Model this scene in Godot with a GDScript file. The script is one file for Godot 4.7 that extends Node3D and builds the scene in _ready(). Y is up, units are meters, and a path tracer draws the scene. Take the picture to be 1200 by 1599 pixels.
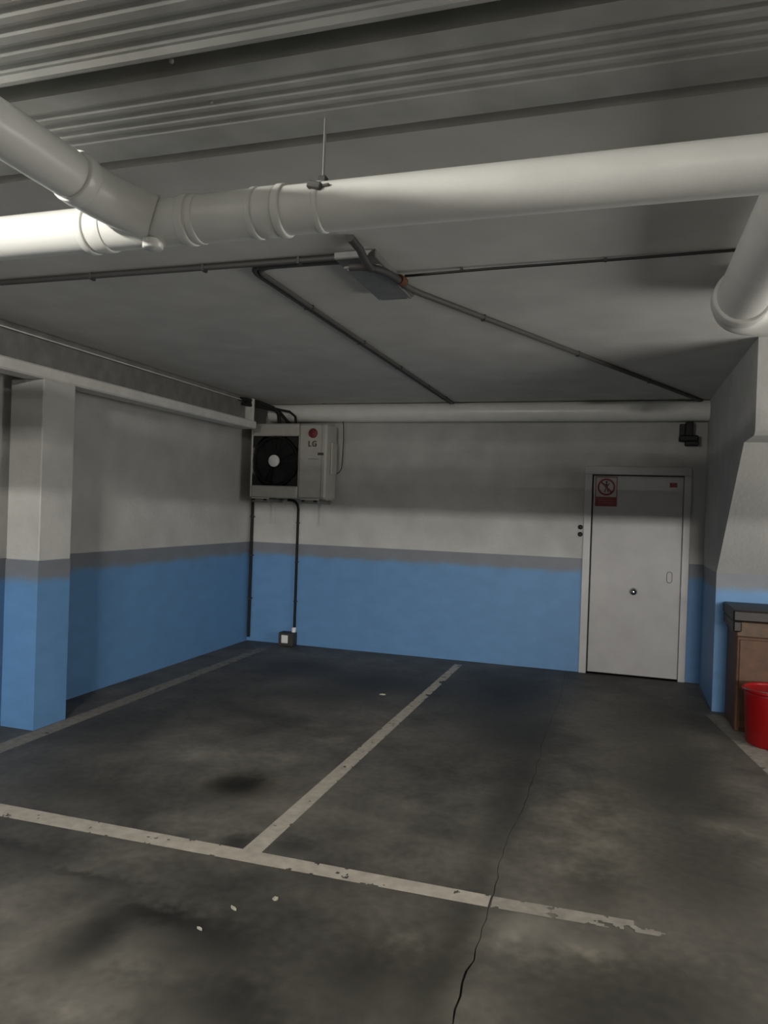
extends Node3D
# An underground parking bay. Plan coordinates: X to the right, H up, D into the depth of the room.
# v(X, H, D) turns them into Godot's axes.

const CEIL := 2.744
const BACK := 7.818
const LEFT := -4.123
const JOG_D := 6.74
const JOG_X := 0.782
const DADO := 1.158
const RIGHT := 3.3
const REAR := -1.2
const FAR := -12.2

var M := {}
var used := {}

func v(x: float, h: float, d: float) -> Vector3:
	return Vector3(x, h, -d)

# ------------------------------------------------------------------ scene bookkeeping
func numbered(called: String) -> String:
	if not used.has(called):
		used[called] = 0
		return called
	used[called] += 1
	return "%s_%03d" % [called, used[called]]

func thing(called: String, label: String, category: String, at := Vector3.ZERO, group := "") -> Node3D:
	var o := Node3D.new()
	o.name = numbered(called)
	add_child(o)
	o.position = at
	o.set_meta("label", label)
	o.set_meta("category", category)
	if group != "":
		o.set_meta("group", group)
	return o

func structure(called: String) -> Node3D:
	var o := Node3D.new()
	o.name = called
	add_child(o)
	o.set_meta("kind", "structure")
	return o

func part(called: String, st: SurfaceTool, m: Material, parent: Node3D) -> MeshInstance3D:
	st.generate_normals()
	var o := MeshInstance3D.new()
	o.mesh = st.commit()
	o.material_override = m
	o.name = called
	parent.add_child(o, true)
	# shapes are written in room coordinates
	var off := Vector3.ZERO
	var p: Node = parent
	while p != self and p is Node3D:
		off += (p as Node3D).position
		p = p.get_parent()
	o.position = -off
	return o

func tool(smooth := false) -> SurfaceTool:
	var st := SurfaceTool.new()
	st.begin(Mesh.PRIMITIVE_TRIANGLES)
	st.set_smooth_group(0 if smooth else 0xFFFFFFFF)
	return st

# ------------------------------------------------------------------ shapes
func tri(st: SurfaceTool, a: Vector3, b: Vector3, c: Vector3) -> void:
	st.set_uv(Vector2(a.x, a.y)); st.add_vertex(a)
	st.set_uv(Vector2(b.x, b.y)); st.add_vertex(b)
	st.set_uv(Vector2(c.x, c.y)); st.add_vertex(c)

# a convex polygon that faces away from `from`
func face(st: SurfaceTool, pts: Array, from: Vector3) -> void:
	var mid := Vector3.ZERO
	for q in pts:
		mid += q
	mid /= pts.size()
	var n := Vector3.ZERO
	for i in pts.size():
		n += (pts[i] - mid).cross(pts[(i + 1) % pts.size()] - mid)
	var flip := n.dot(mid - from) > 0.0
	for i in range(1, pts.size() - 1):
		if flip:
			tri(st, pts[0], pts[i + 1], pts[i])
		else:
			tri(st, pts[0], pts[i], pts[i + 1])

# box between two room corners, edges chamfered by b
func box(st: SurfaceTool, x0: float, x1: float, h0: float, h1: float, d0: float, d1: float, b := 0.0, turn := 0.0) -> void:
	var c := v((x0 + x1) / 2, (h0 + h1) / 2, (d0 + d1) / 2)
	var e := Vector3(absf(x1 - x0), absf(h1 - h0), absf(d1 - d0)) / 2
	box_at(st, c, e, b, Basis(Vector3.UP, turn))

func box_at(st: SurfaceTool, c: Vector3, e: Vector3, b: float, R: Basis) -> void:
	if b <= 0.0:
		for ax in 3:
			for s in [-1.0, 1.0]:
				var q := []
				for k in [[-1, -1], [1, -1], [1, 1], [-1, 1]]:
					var p := Vector3.ZERO
					p[ax] = s * e[ax]
					p[(ax + 1) % 3] = k[0] * e[(ax + 1) % 3]
					p[(ax + 2) % 3] = k[1] * e[(ax + 2) % 3]
					q.append(c + R * p)
				face(st, q, c)
		return
	for ax in 3:
		var u := (ax + 1) % 3
		var w := (ax + 2) % 3
		for s in [-1.0, 1.0]:
			var q := []
			for k in [[-1, -1], [1, -1], [1, 1], [-1, 1]]:
				var p := Vector3.ZERO
				p[ax] = s * e[ax]
				p[u] = k[0] * (e[u] - b)
				p[w] = k[1] * (e[w] - b)
				q.append(c + R * p)
			face(st, q, c)
		for su in [-1.0, 1.0]:
			for sw in [-1.0, 1.0]:
				var q := []
				for k in [[0, -1], [0, 1], [1, 1], [1, -1]]:
					var p := Vector3.ZERO
					p[ax] = k[1] * (e[ax] - b)
					p[u] = su * (e[u] - (b if k[0] == 0 else 0.0))
					p[w] = sw * (e[w] - (0.0 if k[0] == 0 else b))
					q.append(c + R * p)
				face(st, q, c)
	for sx in [-1.0, 1.0]:
		for sy in [-1.0, 1.0]:
			for sz in [-1.0, 1.0]:
				var k := Vector3(sx, sy, sz)
				var q := []
				for ax in 3:
					var p := e - Vector3(b, b, b)
					p[ax] = e[ax]
					q.append(c + R * (p * k))
				face(st, q, c)

# a round tube along a path
func tube(st: SurfaceTool, path: Array, r: float, sides := 12, caps := true) -> void:
	var n := path.size()
	var rings := []
	var up := Vector3.UP
	for i in n:
		var t: Vector3 = (path[mini(i + 1, n - 1)] - path[maxi(i - 1, 0)]).normalized()
		if absf(t.dot(up)) > 0.97:
			up = Vector3(0.3, 0.1, 1).normalized()
		var a := (up - t * up.dot(t)).normalized()
		var b := t.cross(a)
		up = a
		var ring := []
		for k in sides:
			var g := TAU * k / sides
			ring.append(path[i] + (a * cos(g) + b * sin(g)) * r)
		rings.append(ring)
	for i in n - 1:
		for k in sides:
			var k2 := (k + 1) % sides
			face(st, [rings[i][k], rings[i][k2], rings[i + 1][k2], rings[i + 1][k]], (path[i] + path[i + 1]) / 2)
	if caps:
		st.set_smooth_group(0xFFFFFFFF)
		face(st, rings[0], path[1])
		face(st, rings[n - 1], path[n - 2])
		st.set_smooth_group(0)

# profile of [distance along axis, radius] turned about an axis
func lathe(st: SurfaceTool, at: Vector3, axis: Vector3, profile: Array, sides := 32) -> void:
	var t := axis.normalized()
	var a := t.cross(Vector3.UP if absf(t.y) < 0.9 else Vector3.RIGHT).normalized()
	var b := t.cross(a)
	for i in profile.size() - 1:
		var p0: Array = profile[i]
		var p1: Array = profile[i + 1]
		for k in sides:
			var g0 := TAU * k / sides
			var g1 := TAU * (k + 1) / sides
			var d0 := a * cos(g0) + b * sin(g0)
			var d1 := a * cos(g1) + b * sin(g1)
			var q0: Vector3 = at + t * p0[0] + d0 * p0[1]
			var q1: Vector3 = at + t * p0[0] + d1 * p0[1]
			var q2: Vector3 = at + t * p1[0] + d1 * p1[1]
			var q3: Vector3 = at + t * p1[0] + d0 * p1[1]
			# outward = to the left of the profile's direction
			var nn: Vector3 = (d0 + d1) * (p1[0] - p0[0]) - t * 2.0 * (p1[1] - p0[1])
			var mid := (q0 + q1 + q2 + q3) / 4
			if p0[1] < 1e-5:
				face(st, [q0, q2, q3], mid - nn)
			elif p1[1] < 1e-5:
				face(st, [q0, q1, q2], mid - nn)
			else:
				face(st, [q0, q1, q2, q3], mid - nn)

# a flat disc or ring lying against a wall (facing the camera side), with thickness
func disc(st: SurfaceTool, x: float, h: float, d: float, r: float, thick: float, sides := 28) -> void:
	lathe(st, v(x, h, d), Vector3(0, 0, 1), [[0.0, 0.0], [0.0, r], [thick, r], [thick, 0.0]], sides)

func ring(st: SurfaceTool, x: float, h: float, d: float, r0: float, r1: float, thick: float, sides := 32) -> void:
	lathe(st, v(x, h, d), Vector3(0, 0, 1), [[0.0, r0], [0.0, r1], [thick, r1], [thick, r0], [0.0, r0]], sides)

func arc(a: Vector3, corner: Vector3, b: Vector3, n := 8) -> Array:
	var out := []
	for i in n + 1:
		var t := float(i) / n
		out.append(a.lerp(corner, t).lerp(corner.lerp(b, t), t))
	return out

# ------------------------------------------------------------------ materials
func noise_image(size: int, freq: float, octaves: int, sd: int) -> Image:
	var n := FastNoiseLite.new()
	n.seed = sd
	n.frequency = freq
	n.fractal_octaves = octaves
	n.noise_type = FastNoiseLite.TYPE_SIMPLEX_SMOOTH
	return n.get_seamless_image(size, size)

func grain_texture(lo: Color, hi: Color, freq: float, octaves: int, sd: int) -> ImageTexture:
	var src := noise_image(256, freq, octaves, sd)
	var img := Image.create(256, 256, true, Image.FORMAT_RGB8)
	for y in 256:
		for x in 256:
			img.set_pixel(x, y, lo.lerp(hi, src.get_pixel(x, y).r))
	img.generate_mipmaps()
	return ImageTexture.create_from_image(img)

func bump_texture(freq: float, octaves: int, sd: int, strength: float) -> ImageTexture:
	var img := noise_image(512, freq, octaves, sd)
	img.convert(Image.FORMAT_RGBA8)
	img.bump_map_to_normal_map(strength)
	img.generate_mipmaps()
	return ImageTexture.create_from_image(img)

func plain(c: Color, rough := 0.6, metal := 0.0) -> StandardMaterial3D:
	var m := StandardMaterial3D.new()
	m.albedo_color = c
	m.roughness = rough
	m.metallic = metal
	return m

func mottled(lo: Color, hi: Color, freq: float, scale: float, rough: float, sd: int, bump: ImageTexture = null, bump_amount := 0.5) -> StandardMaterial3D:
	var m := StandardMaterial3D.new()
	m.albedo_texture = grain_texture(lo, hi, freq, 4, sd)
	m.roughness = rough
	m.uv1_triplanar = true
	m.uv1_world_triplanar = true
	m.uv1_scale = Vector3.ONE * scale
	if bump:
		m.normal_enabled = true
		m.normal_texture = bump
		m.normal_scale = bump_amount
	return m

func glow(c: Color, energy: float) -> StandardMaterial3D:
	var m := plain(c, 0.5)
	m.emission_enabled = true
	m.emission = c
	m.emission_energy_multiplier = energy
	return m

# dado paint: a grey top band brushed unevenly into the blue below it. u = metres along the wall / 2, v = height / DADO
func dado_material() -> StandardMaterial3D:
	var w := 512
	var hgt := 512
	var img := Image.create(w, hgt, true, Image.FORMAT_RGB8)
	var big := noise_image(512, 0.012, 4, 41)
	var fine := noise_image(512, 0.3, 2, 42)
	var blue := Color(0.37, 0.54, 0.715)
	var grey := Color(0.45, 0.465, 0.49)
	for y in hgt:
		var height := (1.0 - (y + 0.5) / hgt) * DADO
		for x in w:
			var b := big.get_pixel(x, y).r
			var f := fine.get_pixel(x, y).r
			var edge := DADO - 0.135 + (b - 0.5) * 0.03 + (f - 0.5) * 0.07
			var k := smoothstep(edge - 0.03, edge + 0.03, height)
			var c := blue.lerp(grey, k)
			var t := 1.0 + (b - 0.5) * 0.06 + (f - 0.5) * 0.06
			img.set_pixel(x, y, Color(c.r * t, c.g * t, c.b * t))
	img.generate_mipmaps()
	var m := StandardMaterial3D.new()
	m.albedo_texture = ImageTexture.create_from_image(img)
	m.roughness = 0.55
	return m

# concrete floor with the stains the photograph shows; covers X -4.4..2.0, D 1.3..8.0
const FX0 := -4.4
const FXS := 6.4
const FD0 := 1.3
const FDS := 6.7

func floor_material() -> StandardMaterial3D:
	var size := 1280
	var n1 := FastNoiseLite.new(); n1.seed = 7; n1.frequency = 0.55; n1.fractal_octaves = 5
	var n2 := FastNoiseLite.new(); n2.seed = 11; n2.frequency = 2.4; n2.fractal_octaves = 4
	var n3 := FastNoiseLite.new(); n3.seed = 13; n3.frequency = 14.0; n3.fractal_octaves = 3
	# [X, D, radius X, radius D, darkness (negative = pale wear), brown]
	var stains := [
		[-1.99, 3.83, 0.13, 0.15, 0.90, 1.0], [-2.06, 3.72, 0.10, 0.09, 0.45, 1.0],
		[-0.86, 6.45, 0.42, 0.75, 0.58, 0.0], [-0.66, 5.35, 0.28, 0.35, 0.40, 0.2],
		[-2.95, 6.85, 0.50, 0.40, 0.38, 0.0], [-2.05, 6.45, 0.42, 0.40, 0.45, 0.0],
		[-2.35, 5.85, 0.35, 0.22, 0.30, 0.8], [-3.05, 5.6, 0.55, 0.5, 0.16, 0.0], [-3.3, 4.35, 0.35, 0.5, 0.20, 0.0],
		[-2.75, 3.45, 0.5, 0.25, 0.30, 0.0], [-1.78, 2.28, 0.085, 0.17, 0.62, 0.1], [-1.6, 2.47, 0.2, 0.06, 0.62, 0.1],
		[-1.33, 2.38, 0.2, 0.12, 0.42, 0.2], [-1.18, 2.15, 0.2, 0.12, 0.48, 0.1], [-0.98, 2.0, 0.22, 0.14, 0.42, 0.1],
		[-0.78, 2.45, 0.2, 0.22, 0.40, 0.3], [-2.62, 2.72, 0.3, 0.05, 0.35, 0.0], [-2.1, 2.62, 0.22, 0.03, 0.35, 0.0],
		[-1.66, 3.15, 0.08, 0.1, 0.5, 0.1], [-1.42, 3.22, 0.09, 0.08, 0.4, 0.0],
		[0.42, 5.0, 0.3, 0.75, 0.42, 0.3], [0.35, 6.2, 0.4, 0.6, 0.30, 0.5], [-0.52, 4.3, 0.1, 1.2, 0.28, 0.2],
		[-0.55, 2.75, 0.07, 0.5, 0.32, 0.3], [0.45, 3.6, 0.3, 0.4, 0.32, 0.3], [-0.05, 3.35, 0.14, 0.14, 0.3, 0.3],
		[0.0, 2.45, 0.25, 0.3, 0.3, 0.3], [0.25, 2.75, 0.3, 0.2, 0.25, 0.3],
		[-0.08, 4.0, 0.22, 0.55, -0.30, 0.5], [-0.28, 2.82, 0.14, 0.14, -0.34, 0.1], [-0.32, 2.25, 0.12, 0.25, -0.26, 0.1],
		[-0.02, 2.85, 0.14, 0.07, -0.30, 0.1], [-0.78, 3.35, 0.2, 0.22, -0.22, 0.0], [-1.95, 3.35, 0.5, 0.25, -0.18, 0.0],
		[-0.66, 2.72, 0.13, 0.12, -0.24, 0.2], [-1.42, 2.2, 0.16, 0.09, -0.30, 0.0], [-1.35, 1.95, 0.25, 0.1, -0.25, 0.0],
		[-1.9, 2.05, 0.4, 0.25, -0.16, 0.0], [-2.2, 2.9, 0.3, 0.06, -0.12, 0.0], [-0.62, 2.2, 0.1, 0.12, -0.2, 0.1],
		[-2.35, 4.2, 0.35, 0.4, -0.16, 0.0], [-1.75, 4.9, 0.3, 0.4, -0.14, 0.1], [0.6, 4.2, 0.15, 0.1, -0.3, 0.2],
	]
	var img := Image.create(size, size, true, Image.FORMAT_RGB8)
	var rows := []
	for y in size:
		var d := FD0 + (y + 0.5) / size * FDS
		var near := []
		for s in stains:
			if absf(d - s[1]) < s[3] * 2.6 + 0.1:
				near.append(s)
		for x in size:
			var X := FX0 + (x + 0.5) / size * FXS
			var a := n1.get_noise_2d(X, d)
			var b := n2.get_noise_2d(X, d)
			var c := n3.get_noise_2d(X, d)
			var tone := 0.35 * (1.0 + 0.32 * a + 0.24 * b + 0.12 * c)
			var brown := 0.0
			for s in near:
				var dx: float = (X - s[0] + 0.10 * b * minf(1.0, s[2] * 4)) / s[2]
				var dd: float = (d - s[1] + 0.12 * a * minf(1.0, s[3] * 4) + 0.04 * c) / s[3]
				var q := dx * dx + dd * dd
				if q < 6.0:
					var w: float = exp(-q * 0.9) * (0.85 + 0.5 * b)
					tone *= 1.0 - clampf(s[4] * w, -0.6, 0.85)
					brown += s[5] * absf(s[4]) * w
			tone = clampf(tone, 0.05, 0.75)
			brown = clampf(brown, 0.0, 0.8)
			img.set_pixel(x, y, Color(tone * (1.02 + 0.05 * brown), tone * (0.985 - 0.03 * brown), tone * (0.915 - 0.22 * brown)))
	img.generate_mipmaps()
	var m := StandardMaterial3D.new()
	m.albedo_texture = ImageTexture.create_from_image(img)
	m.roughness = 0.62
	return m

func make_materials() -> void:
	var plaster := bump_texture(0.09, 4, 3, 5.0)
	M.wall = mottled(Color(0.66, 0.655, 0.64), Color(0.73, 0.725, 0.71), 0.02, 0.45, 0.8, 21, plaster, 0.10)
	M.ceiling = mottled(Color(0.74, 0.735, 0.715), Color(0.80, 0.795, 0.775), 0.02, 0.4, 0.85, 22)
	M.deck = mottled(Color(0.63, 0.63, 0.61), Color(0.72, 0.72, 0.70), 0.03, 0.6, 0.5, 23)
	M.dado = dado_material()
	M.floor = floor_material()
	M.concrete = mottled(Color(0.36, 0.355, 0.34), Color(0.47, 0.465, 0.45), 0.02, 0.4, 0.8, 25)
	M.subfloor = plain(Color(0.20, 0.195, 0.18), 0.95)
	M.pvc = mottled(Color(0.86, 0.86, 0.84), Color(0.90, 0.90, 0.88), 0.02, 0.7, 0.32, 26)
	M.pvc_old = mottled(Color(0.74, 0.735, 0.715), Color(0.80, 0.795, 0.775), 0.02, 0.7, 0.45, 27)
	M.line = mottled(Color(0.68, 0.65, 0.60), Color(0.80, 0.77, 0.72), 0.05, 0.9, 0.75, 28)
	M.line_mid = mottled(Color(0.56, 0.54, 0.505), Color(0.68, 0.655, 0.615), 0.06, 0.9, 0.8, 39)
	M.line_worn = mottled(Color(0.46, 0.445, 0.415), Color(0.58, 0.56, 0.525), 0.06, 0.9, 0.8, 29)
	M.beam = mottled(Color(0.40, 0.395, 0.385), Color(0.50, 0.495, 0.48), 0.03, 0.8, 0.55, 30)  # white girder: shade on its web and top flange painted into this tone
	M.flange_lit = mottled(Color(0.76, 0.75, 0.73), Color(0.83, 0.82, 0.80), 0.03, 0.8, 0.5, 31)  # same girder paint in its lit tone
	M.conduit = plain(Color(0.31, 0.305, 0.295), 0.6)
	M.conduit_dark = plain(Color(0.21, 0.205, 0.20), 0.65)
	M.box_grey = mottled(Color(0.40, 0.40, 0.395), Color(0.47, 0.47, 0.46), 0.04, 1.0, 0.5, 32)
	M.black = plain(Color(0.045, 0.045, 0.05), 0.55)
	M.rubber = plain(Color(0.07, 0.068, 0.065), 0.8)
	M.steel = plain(Color(0.72, 0.72, 0.70), 0.3, 0.9)
	M.chrome = plain(Color(0.85, 0.85, 0.86), 0.12, 1.0)
	M.ac = mottled(Color(0.66, 0.65, 0.62), Color(0.71, 0.70, 0.67), 0.03, 1.0, 0.5, 33)
	M.ac_side = M.ac
	M.ac_dark = plain(Color(0.055, 0.057, 0.062), 0.7)
	M.ac_wire = plain(Color(0.08, 0.083, 0.09), 0.6)
	M.ac_hub = plain(Color(0.88, 0.87, 0.86), 0.45)
	M.logo_red = plain(Color(0.46, 0.16, 0.20), 0.5)
	M.print_dark = plain(Color(0.27, 0.21, 0.21), 0.6)
	M.rust = mottled(Color(0.28, 0.15, 0.08), Color(0.42, 0.27, 0.17), 0.06, 3.0, 0.85, 34)
	M.door = mottled(Color(0.62, 0.61, 0.605), Color(0.665, 0.655, 0.65), 0.02, 0.6, 0.42, 35)
	M.door_frame = mottled(Color(0.66, 0.655, 0.65), Color(0.71, 0.705, 0.70), 0.02, 0.6, 0.4, 36)
	M.gap = plain(Color(0.06, 0.06, 0.058), 0.9)
	M.sign_red = plain(Color(0.42, 0.07, 0.075), 0.5)
	M.sign_white = plain(Color(0.66, 0.62, 0.61), 0.5)
	M.sign_black = plain(Color(0.05, 0.04, 0.04), 0.5)
	M.sign_pale = plain(Color(0.55, 0.27, 0.26), 0.5)
	M.brown = mottled(Color(0.27, 0.17, 0.10), Color(0.36, 0.23, 0.14), 0.03, 1.2, 0.6, 37)
	M.lid = mottled(Color(0.27, 0.20, 0.14), Color(0.36, 0.27, 0.19), 0.03, 1.2, 0.6, 38)
	M.lid_dark = plain(Color(0.12, 0.095, 0.075), 0.5)
	M.red = plain(Color(0.54, 0.03, 0.04), 0.32)
	M.litter = plain(Color(0.68, 0.66, 0.60), 0.7)
	M.shutter = plain(Color(0.55, 0.56, 0.57), 0.5, 0.3)

# ------------------------------------------------------------------ lamps
func omni(parent: Node3D, at: Vector3, energy: float, size := 0.03) -> void:
	var l := OmniLight3D.new()
	l.name = "bulb_light"
	l.light_energy = energy
	l.light_color = Color(1.0, 0.985, 0.955)
	l.light_size = size
	l.omni_range = 30.0
	l.omni_attenuation = 2.0
	l.shadow_enabled = true
	parent.add_child(l, true)
	l.position = at - parent.position

# an unseen slim ceiling batten with its tube right under the deck; runs along D if `deep`, else along X
func batten(x: float, d: float, h: float, length: float, deep: bool, energy: float, label: String) -> void:
	var t := thing("unseen_tube_light", label, "lamp", v(x, h, d), "unseen tube lights over the bay")
	var ax := Vector3(0, 0, 1) if deep else Vector3(1, 0, 0)
	var R := Basis(Vector3.UP, PI / 2) if deep else Basis.IDENTITY
	var c := v(x, h, d)
	var top := CEIL - 0.008
	var st := tool()
	box_at(st, Vector3(c.x, (h + 0.016 + top) / 2, c.z), Vector3(length / 2, (top - h - 0.016) / 2, 0.03), 0.002, R)
	part("housing", st, M.pvc, t)
	for s in [-1.0, 1.0]:
		st = tool()
		box_at(st, c + ax * (s * length / 2) + Vector3(0, 0.004, 0), Vector3(0.012, 0.014, 0.014), 0.002, R)
		part("tube_socket", st, M.pvc, t)
	st = tool(true)
	tube(st, [c - ax * (length / 2 - 0.01), c + ax * (length / 2 - 0.01)], 0.008, 12)
	part("tube", st, glow(Color(1.0, 0.985, 0.955), 3.0), t)
	for k in 3:
		omni(t, c + ax * ((k - 1) * length * 0.32) + Vector3(0, -0.021, 0), energy / 3.0, 0.012)

# a flat light panel on a wall, out of view; turn 0 faces into the depth of the room, PI / 2 faces left
func unseen_light_panel(at: Vector3, wide: float, tall: float, turn: float, energy: float, label: String) -> void:
	var w := thing("unseen_light_panel", label, "lamp", at)
	var R := Basis(Vector3.UP, turn)
	var st := tool()
	box_at(st, at + R * Vector3(0, 0, -0.03), Vector3(wide / 2 + 0.03, tall / 2 + 0.02, 0.029), 0.01, R)
	part("housing", st, M.pvc, w)
	st = tool()
	box_at(st, at + R * Vector3(0, 0, -0.064), Vector3(wide / 2, tall / 2, 0.008), 0.005, R)
	part("diffuser", st, glow(Color(1.0, 0.985, 0.955), 1.5), w)
	var al := AreaLight3D.new()
	al.name = "panel_light"
	al.area_size = Vector2(wide, tall)
	al.light_energy = energy
	al.light_color = Color(1.0, 0.99, 0.97)
	al.area_range = 40.0
	al.area_attenuation = 2.0
	al.shadow_enabled = true
	w.add_child(al)
	al.transform = Transform3D(R, R * Vector3(0, 0, -0.08))

# ------------------------------------------------------------------ building
# one wall face with a plain upper part and a dado; a and b are plan points [X, D]; out points into the room
func wall_panel(parent: Node3D, called: String, a: Array, b: Array, thick: float, out: Vector2, h1: float, dado := true) -> void:
	var pa := Vector2(a[0], a[1])
	var pb := Vector2(b[0], b[1])
	var o := out * -thick
	var x0 := minf(minf(pa.x, pb.x), minf(pa.x, pb.x) + o.x)
	var x1 := maxf(maxf(pa.x, pb.x), maxf(pa.x, pb.x) + o.x)
	var d0 := minf(minf(pa.y, pb.y), minf(pa.y, pb.y) + o.y)
	var d1 := maxf(maxf(pa.y, pb.y), maxf(pa.y, pb.y) + o.y)
	var st := tool()
	box(st, x0, x1, DADO if dado else 0.0, h1, d0, d1)
	part(called, st, M.wall, parent)
	if dado:
		dado_box(parent, x0, x1, d0, d1, "painted_dado")

func dado_box(parent: Node3D, x0: float, x1: float, d0: float, d1: float, called: String) -> void:
	var st := tool()
	var cs := [Vector2(x0, d0), Vector2(x1, d0), Vector2(x1, d1), Vector2(x0, d1)]
	var mid := v((x0 + x1) / 2, DADO / 2, (d0 + d1) / 2)
	var run := 0.0
	for i in 4:
		var p: Vector2 = cs[i]
		var q: Vector2 = cs[(i + 1) % 4]
		var L := p.distance_to(q)
		var pts := [v(p.x, 0, p.y), v(q.x, 0, q.y), v(q.x, DADO, q.y), v(p.x, DADO, p.y)]
		var uvs := [Vector2(run / 2, 1), Vector2((run + L) / 2, 1), Vector2((run + L) / 2, 0), Vector2(run / 2, 0)]
		var n: Vector3 = (pts[1] - pts[0]).cross(pts[2] - pts[0])
		var m2: Vector3 = (pts[0] + pts[2]) / 2
		var order := [0, 2, 1, 0, 3, 2] if n.dot(m2 - mid) > 0 else [0, 1, 2, 0, 2, 3]
		for k in order:
			st.set_uv(uvs[k])
			st.add_vertex(pts[k])
		run += L
	face(st, [v(x0, DADO, d0), v(x1, DADO, d0), v(x1, DADO, d1), v(x0, DADO, d1)], mid)
	part(called, st, M.dado, parent)

func build_floor() -> void:
	var fl := structure("floor")
	var st := tool()
	box(st, -9.0, 9.0, -0.25, -0.012, FAR - 0.3, BACK + 0.3)
	part("subfloor", st, M.subfloor, fl)
	# two slabs with a ragged open joint between them
	var rng := RandomNumberGenerator.new()
	rng.seed = 5
	var edge_l := []
	var edge_r := []
	var d := REAR - 0.3
	while d < BACK:
		var c := -0.455 + 0.012 * sin(d * 3.1) + rng.randf_range(-0.008, 0.008)
		var w := 0.0022 if d < 3.2 else (0.0014 if d < 4.8 else 0.0008)
		if d > 2.3 and d < 2.6:
			w = 0.005
			c -= 0.012
		edge_l.append(Vector2(c - w * rng.randf_range(0.4, 1.3), d))
		edge_r.append(Vector2(c + w * rng.randf_range(0.4, 1.3), d))
		d += 0.07
	edge_l.append(Vector2(-0.457, BACK))
	edge_r.append(Vector2(-0.453, BACK))
	for side in 2:
		st = tool()
		var e: Array = edge_l if side == 0 else edge_r
		var far_x := LEFT - 0.02 if side == 0 else RIGHT + 0.02
		for i in e.size() - 1:
			var a: Vector2 = e[i]
			var b: Vector2 = e[i + 1]
			var q := [v(a.x, 0, a.y), v(b.x, 0, b.y), v(far_x, 0, b.y), v(far_x, 0, a.y)]
			var tris := [0, 1, 2, 0, 2, 3] if side == 1 else [0, 2, 1, 0, 3, 2]
			for k in tris:
				st.set_uv(Vector2((q[k].x - FX0) / FXS, (-q[k].z - FD0) / FDS))
				st.add_vertex(q[k])
			var r := [q[0], q[1], q[1] + Vector3(0, -0.012, 0), q[0] + Vector3(0, -0.012, 0)]
			var tr := [0, 1, 2, 0, 2, 3] if side == 0 else [0, 2, 1, 0, 3, 2]
			for k in tr:
				st.set_uv(Vector2((r[k].x - FX0) / FXS, (-r[k].z - FD0) / FDS))
				st.add_vertex(r[k])
		part("slab", st, M.floor, fl)
	st = tool()
	box(st, -8.0, 8.0, -0.012, 0.0, FAR, REAR - 0.3)
	part("aisle_slab", st, M.concrete, fl)

func build_ceiling() -> void:
	var ce := structure("ceiling")
	var st := tool()
	box(st, LEFT - 0.2, RIGHT + 0.2, CEIL, CEIL + 0.2, 2.165, BACK + 0.2)
	part("slab", st, M.ceiling, ce)
	# profiled deck: panels with stiffening grooves, deep joints between them
	var starts := [2.165, 1.715, 1.265, 0.815, 0.365, -0.085, -0.535, -0.985]
	for i in starts.size():
		var s: float = starts[i]
		var e: float = s - 0.45
		var joint := 0.055 if i == 0 else 0.07
		var deep := 0.05 if i == 0 else 0.065
		var grooves := [0.205, 0.255, 0.305, 0.36] if i == 0 else [0.145, 0.205, 0.27, 0.33]
		# the far side of each joint is undercut, its near side ends in a low rounded lip
		var under := 0.0 if i == 0 else 0.025
		var lip := 0.006 if i == 0 else 0.010
		var prof := [Vector2(s, CEIL - (0.0 if i == 0 else 0.006)), Vector2(s + under, CEIL + deep), Vector2(s - joint * 0.5, CEIL + deep), Vector2(s - joint, CEIL - lip + 0.004), Vector2(s - joint - 0.010, CEIL - lip), Vector2(s - joint - 0.022, CEIL - lip), Vector2(s - joint - 0.045, CEIL - 0.006)]
		for g in grooves:
			prof.append_array([Vector2(s - g + 0.020, CEIL - 0.006), Vector2(s - g + 0.010, CEIL - 0.0045), Vector2(s - g + 0.002, CEIL + 0.001), Vector2(s - g - 0.002, CEIL + 0.001), Vector2(s - g - 0.010, CEIL - 0.0045), Vector2(s - g - 0.020, CEIL - 0.006)])
		prof.append(Vector2(e, CEIL - 0.006))
		st = tool()
		for k in prof.size() - 1:
			var p: Vector2 = prof[k]
			var q: Vector2 = prof[k + 1]
			face(st, [v(LEFT - 0.1, p.y, p.x), v(RIGHT + 0.1, p.y, p.x), v(RIGHT + 0.1, q.y, q.x), v(LEFT - 0.1, q.y, q.x)], v(0, CEIL + 0.12, (s + e) / 2))
		# back of the sheet
		face(st, [v(LEFT - 0.1, CEIL + 0.11, s), v(RIGHT + 0.1, CEIL + 0.11, s), v(RIGHT + 0.1, CEIL + 0.11, e), v(LEFT - 0.1, CEIL + 0.11, e)], v(0, CEIL, (s + e) / 2))
		var pn := part("deck_panel", st, M.deck, ce)
		if i < 2:
			for sd in ([1.971, 1.863] if i == 0 else [1.666, 1.600]):
				st = tool(true)
				lathe(st, v(-1.152, CEIL + 0.004, sd), Vector3.DOWN, [[0.0, 0.006], [0.006, 0.006], [0.009, 0.004], [0.009, 0.0]], 10)
				part("screw_head", st, M.sign_white, pn)
	st = tool()
	box(st, LEFT - 0.2, RIGHT + 0.2, CEIL + 0.11, CEIL + 0.3, REAR - 0.3, 2.165)
	part("deck_topping", st, M.concrete, ce)
	st = tool()
	box(st, -8.2, 8.2, CEIL, CEIL + 0.2, FAR - 0.2, REAR - 0.2)
	part("aisle_slab", st, M.ceiling, ce)

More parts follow.
